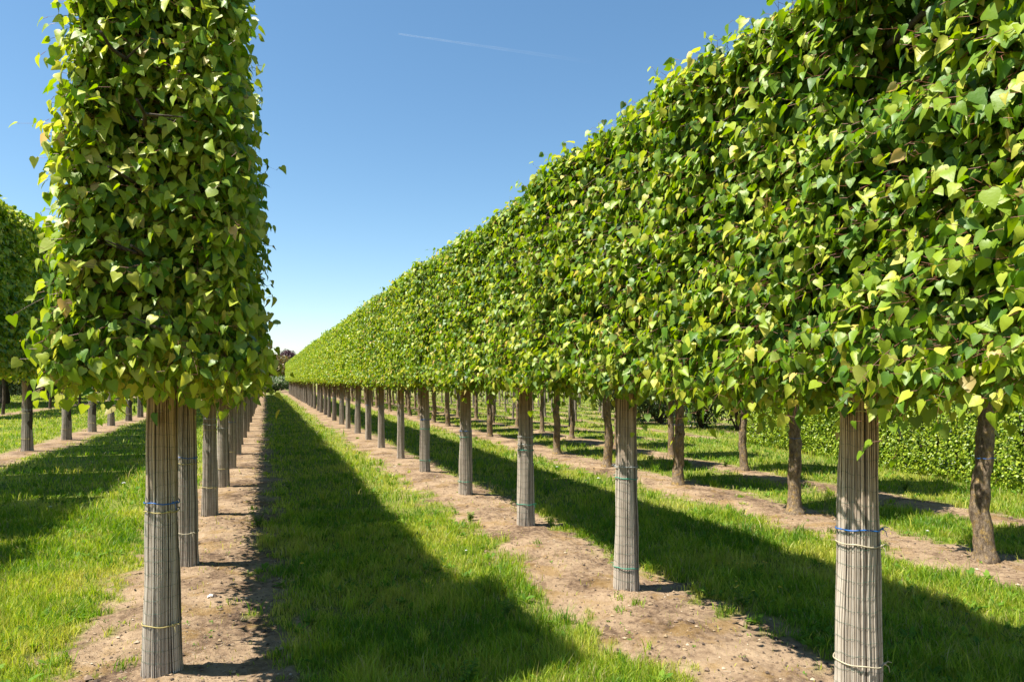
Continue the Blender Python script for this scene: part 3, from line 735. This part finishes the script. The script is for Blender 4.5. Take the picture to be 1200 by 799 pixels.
for k in range(len(cx)):
    n = int(rg.integers(12, 42)); q = rg.normal(0, .028, (n, 2)); hh = rg.uniform(.06, .17) * (.55 if sc0[k] > .3 else 1)
    t0 = rg.uniform(.15, .85)
    blades(mb, cx[k] + q[:, 0], cy[k] + q[:, 1], hh * rg.uniform(.6, 1.2, n), np.clip(.005 * (cz[k] / 4) ** .8, .005, .03) * rg.uniform(.6, 1.3, n), np.clip(rg.normal(t0, .1, n), 0, 1), rg)
tag(obj('grass', mb.build('grass', [M['grass']])), 'rough green grass growing between the bare soil strips', 'grass', kind='stuff')

# broad-leaved weeds in the grass and seedlings on the soil
print('weeds')
mb = MB(); x, y, z = scatter(5200, 3.3, 26, 1.6, rg)
s = soil_amount(x, y); pat = fbm(x * 1.1 + 60, y * 1.1, 3)
ok = ((s < .5) & (rg.random(len(x)) < np.clip((pat - .42) * 5, .04, 1))) | ((s >= .5) & (rg.random(len(x)) < .10))
x, y, s = x[ok], y[ok], s[ok]
for k in range(len(x)):
    n = int(rg.integers(5, 10)); small = s[k] >= .5; a = rg.uniform(0, 6.28, n)
    el = rg.uniform(.2, 1.2, n); L_ = rg.uniform(.03, .085, n) * (.3 if small else 1)
    P0 = np.column_stack([x[k] + .01 * np.cos(a), y[k] + .01 * np.sin(a), np.full(n, gz1(x[k], y[k]) + (.0 if small else .015))])
    T = np.column_stack([np.cos(a) * np.cos(el), np.sin(a) * np.cos(el), np.sin(el)])
    add_leaves(mb, P0, T, np.column_stack([-np.cos(a) * .5, -np.sin(a) * .5, np.ones(n)]), L_, np.clip(rg.normal(.5, .2, n), 0, 1), OVAL * np.array([.75, 1]), OVAL_Q, 0, rg)
tag(obj('weeds', mb.build('weeds', [M['weed']])), 'broad-leaved weeds and clover scattered through the grass', 'weeds', kind='stuff')

# litter on the soil: crumbs, stones, straw
print('litter')
mb = MB(); x, y, z = scatter(150000, 3.2, 20, 1.3, rg)
s = soil_amount(x, y); ok = rg.random(len(x)) < np.clip(s - .15, 0, 1) * np.clip((fbm(x * 1.4 + 21, y * 1.4, 3) - .36) * 4, .12, 1); x, y = x[ok], y[ok]; n = len(x)
zz = ground_z(x, y); a = rg.uniform(0, 6.28, n); L_ = rg.uniform(.006, .045, n) * rg.random(n) ** .6
dx = np.column_stack([np.cos(a) * L_, np.sin(a) * L_, rg.normal(0, .12, n) * L_])
A_ = np.column_stack([x, y, zz + .003]); add_tubes(mb, A_, A_ + dx, .0015, .0010, np.clip(rg.normal(.62, .28, n), 0, 1), 0, 3)
x, y, z = scatter(36000, 3.2, 16, 1.3, rg); s = soil_amount(x, y); ok = rg.random(len(x)) < s - .3; x, y = x[ok], y[ok]; n = len(x)
zz = ground_z(x, y); rr = rg.gamma(1.6, .0034, n) + .0018
oc = np.array([[1, 0, 0], [-1, 0, 0], [0, 1, 0], [0, -1, 0], [0, 0, 1], [0, 0, -1]], float); of = np.array([[0, 2, 4], [2, 1, 4], [1, 3, 4], [3, 0, 4], [2, 0, 5], [1, 2, 5], [3, 1, 5], [0, 3, 5]])
a = rg.uniform(0, 6.28, n); ca, sa = np.cos(a), np.sin(a)
jit = rg.uniform(.6, 1.3, (n, 6, 3)); O = oc[None] * jit * rr[:, None, None]; O[:, :, 2] *= .6
O = np.stack([O[:, :, 0] * ca[:, None] - O[:, :, 1] * sa[:, None], O[:, :, 0] * sa[:, None] + O[:, :, 1] * ca[:, None], O[:, :, 2]], -1)
V = O + np.column_stack([x, y, zz + rr * .35])[:, None]
mb.add(V.reshape(-1, 3), [(of[None] + (np.arange(n) * 6)[:, None, None]).reshape(-1, 3)], np.repeat(rg.uniform(0, 1, n) ** 1.5, 6), 0, False)
m, N, L, P = new_mat('litter'); M['litter'] = m
at_ = N.new('ShaderNodeAttribute'); at_.attribute_name = 'tint'
rp = ramp(N, [(0, (.05, .033, .022)), (.45, (.17, .115, .075)), (.8, (.30, .215, .12)), (1, (.45, .38, .28))]); L.new(at_.outputs['Fac'], rp.inputs[0]); L.new(rp.outputs[0], P.inputs['Base Color']); P.inputs['Roughness'].default_value = .9
tag(obj('soil_litter', mb.build('litter', [M['litter']])), 'crumbs, pebbles and bits of straw lying on the bare soil', 'litter', kind='stuff')

# ------------------------------------------------------------------ flowers and small things
def flower_mesh(seed, h, petal, pr, n_pet, sides=1):
    rg = np.random.default_rng(seed); st = MB()
    lean = rg.normal(0, .12, 2) * h
    loft(st, [[0, 0, -.01], [lean[0] * .3, lean[1] * .3, h * .5], [lean[0], lean[1], h]], [.0016, .0014, .0012], 5, 0, 0)
    he = MB(); a = np.arange(n_pet) * 2 * math.pi / n_pet
    P0 = np.tile([lean[0], lean[1], h], (n_pet, 1)).astype(float)
    for lv, (e, q) in enumerate(((.25, 1), (.7, .75))):
        T = np.column_stack([np.cos(a + lv * .3) * math.cos(e), np.sin(a + lv * .3) * math.cos(e), np.full(n_pet, math.sin(e))])
        add_leaves(he, P0, T, np.tile([0, 0, 1.], (n_pet, 1)), np.full(n_pet, pr * q), np.zeros(n_pet), OVAL, OVAL_Q, 0, rg, .3)
    return st.build('flower_stem', [M['stem']]), he.build('flower_head', [M[petal]])
def ground_at(px, py):
    z = 1360 / (py - 445); return at(px, z)
FL = [(353, 655, .13, 'petal_yellow', .022, 'yellow dandelion on a tall stem in the shaded grass of the left path'),
      (500, 523, .12, 'petal_yellow', .03, None), (452, 505, .1, 'petal_white', .03, None), (463, 545, .1, 'petal_white', .025, None), (545, 640, .1, 'petal_white', .014, None),
      (917, 684, .10, 'petal_yellow', .018, 'single yellow flower in the shade left of the nearest right trunk'),
      (652, 545, .12, 'petal_white', .03, None), (700, 558, .12, 'petal_white', .03, None), (686, 560, .1, 'petal_white', .025, None), (771, 600, .1, 'petal_yellow', .02, None), (745, 610, .1, 'petal_white', .02, None),
      (147, 565, .14, 'petal_white', .035, 'larger white flower in the sunlit grass left of the nearest trunk'), (60, 590, .1, 'petal_white', .02, None), (1085, 620, .14, 'petal_white', .018, None),
      (610, 560, .1, 'petal_yellow', .02, None), (575, 540, .1, 'petal_yellow', .02, None), (1010, 735, .1, 'petal_white', .012, None)]
FL += [(855 + 9 * k + 3 * math.sin(k * 5), 655 + 5 * math.sin(k * 3.1), .12, 'petal_yellow', .014, 'tiny yellow flower of the cluster in shaded grass right of the second right trunk') for k in range(6)]
for k, (px, py, h, pm, pr, lab) in enumerate(FL):
    st, he = flower_mesh(200 + k, h, pm, pr, 12 if pm == 'petal_yellow' else 9)
    x, y = ground_at(px, py + h * 800 / (1360 / (py - 445)) * .9)
    t = empty('flower', (x, y, gz1(x, y)), 0); obj('stem', st, t); obj('flower_head', he, t)
    if lab is None: lab = 'tiny %s wildflower dotted in the sunlit grass' % ('yellow' if pm == 'petal_yellow' else 'white')
    tag(t, lab, 'flower', 'wildflowers in the grass')
# upright weeds
def tall_weed(px, py, h, label, seed, flowers=0):
    rg = np.random.default_rng(seed); x, y = ground_at(px, py)
    t = empty('weed_plant', (x, y, gz1(x, y)), 0)
    st = MB(); lf = MB(); fl = MB()
    for b in range(5):
        a = rg.uniform(0, 6.28); sp = rg.uniform(.1, .5) * h; hh = h * rg.uniform(.55, 1)
        pts = np.array([[0, 0, -.01], [math.cos(a) * sp * .4, math.sin(a) * sp * .4, hh * .5], [math.cos(a) * sp, math.sin(a) * sp, hh]])
        loft(st, pts, [.003, .0022, .0012], 5, 0, 0)
        for q in np.linspace(.15, .98, 9):
            p = pts[0] * (1 - q) + pts[2] * q; aa = rg.uniform(0, 6.28, 2)
            T = np.column_stack([np.cos(aa), np.sin(aa), [.5, .5]])
            add_leaves(lf, np.tile(p, (2, 1)), T, np.tile([0, 0, 1.], (2, 1)), rg.uniform(.03, .06, 2) * (1.2 - q * .6), rg.uniform(.3, 1, 2), OVAL, OVAL_Q, 0, rg)
        if flowers:
            a8 = np.arange(8) * .785; add_leaves(fl, np.tile(pts[2], (8, 1)), np.column_stack([np.cos(a8), np.sin(a8), [.4] * 8]), np.tile([0, 0, 1.], (8, 1)), np.full(8, .014), np.zeros(8), OVAL, OVAL_Q, 0, rg, .3)
    obj('stem', st.build('weed_stem', [M['stem']]), t); obj('foliage', lf.build('weed_foliage', [M['weed']]), t)
    if flowers: obj('flower_head', fl.build('weed_flower', [M['petal_yellow']]), t)
    tag(t, label, 'plant', 'upright weeds')
tall_weed(868, 706, .22, 'upright yellow-flowering weed at the soil edge between the two nearest right trunks', 301, 1)
tall_weed(592, 715, .17, 'leafy upright weed in the sunlit grass at the shadow edge', 302)
tall_weed(545, 795, .16, 'leafy weed at the bottom edge of the picture in the path', 303)
tall_weed(303, 612, .28, 'tall bushy weed at the left soil edge where the path shadow begins', 304)
tall_weed(1060, 572, .25, 'tall weed on the far soil strip in front of the hedge', 305)
tall_weed(850, 545, .22, 'weed on the third soil strip behind the wrapped trunks', 306)
tall_weed(650, 530, .25, 'weed in the sunlit grass beside the third row', 307)
tall_weed(551, 608, .12, 'low dry weed on the soil between wrapped trunks of the right row', 308)
# small white scrap on the soil
x, y = ground_at(246, 697); mb = MB()
v = np.array([[-.02, -.012, 0], [0, -.016, .012], [.02, -.008, .004], [.022, .01, .014], [.002, .014, .02], [-.018, .01, .006]])
mb.add(np.concatenate([v, v - [0, 0, .0015]]), [np.array([[0, 1, 4, 5], [1, 2, 3, 4], [7, 6, 11, 10], [8, 7, 10, 9]])], 0, 0, False)
tag(obj('scrap', mb.build('scrap', [M['paper']]), loc=(x, y, gz1(x, y) + .006)), 'small crumpled white scrap on the bare soil right of the nearest left trunk', 'scrap')

# ------------------------------------------------------------------ contrail, high and far in the sky
m, N, L, P = new_mat('contrail'); M['contrail'] = m
tc = N.new('ShaderNodeTexCoord'); nz = noise(N, L, 9, 4, .6, tc.outputs['Generated'])
sp = N.new('ShaderNodeSeparateXYZ'); L.new(tc.outputs['Generated'], sp.inputs[0])
lw = N.new('ShaderNodeLayerWeight'); lw.inputs[0].default_value = .35
tr = N.new('ShaderNodeBsdfTransparent'); df = N.new('ShaderNodeBsdfDiffuse'); df.inputs[0].default_value = (.9, .9, .9, 1)
tl = N.new('ShaderNodeBsdfTranslucent'); tl.inputs[0].default_value = (.9, .9, .9, 1)
md = N.new('ShaderNodeMixShader'); L.new(df.outputs[0], md.inputs[1]); L.new(tl.outputs[0], md.inputs[2])
fr = ramp(N, [(0, (.15,) * 3), (.45, (.07,) * 3), (1, (0, 0, 0))]); L.new(sp.outputs[0], fr.inputs[0])
f2 = N.new('ShaderNodeMath'); f2.operation = 'MULTIPLY'; L.new(fr.outputs[0], f2.inputs[0]); L.new(nz.outputs[0], f2.inputs[1])
iv = N.new('ShaderNodeMath'); iv.operation = 'SUBTRACT'; iv.inputs[0].default_value = 1; L.new(lw.outputs['Facing'], iv.inputs[1])
f3 = N.new('ShaderNodeMath'); f3.operation = 'MULTIPLY'; L.new(f2.outputs[0], f3.inputs[0]); L.new(iv.outputs[0], f3.inputs[1])
mc = N.new('ShaderNodeMixShader'); L.new(f3.outputs[0], mc.inputs[0]); L.new(tr.outputs[0], mc.inputs[1]); L.new(md.outputs[0], mc.inputs[2])
L.new(mc.outputs[0], N['Material Output'].inputs[0])
def sky_pt(px, py, z):
    x, y = at(px, z); return np.array([x, y, 1.7 + (445 - py) / 800 * z])
A_ = sky_pt(467, 40, 9000); B_ = sky_pt(700, 74, 9000); t = np.linspace(0, 1, 40)
pts = A_[None] * (1 - t)[:, None] + B_[None] * t[:, None]; org = A_.copy()
mb = MB(); loft(mb, pts - org, 9 + 16 * t + 2 * np.sin(t * 40), 12, 0, 0)
tag(obj('contrail', mb.build('contrail', [M['contrail']]), loc=tuple(org)), 'thin fading white contrail high in the blue sky', 'contrail')
print('done')
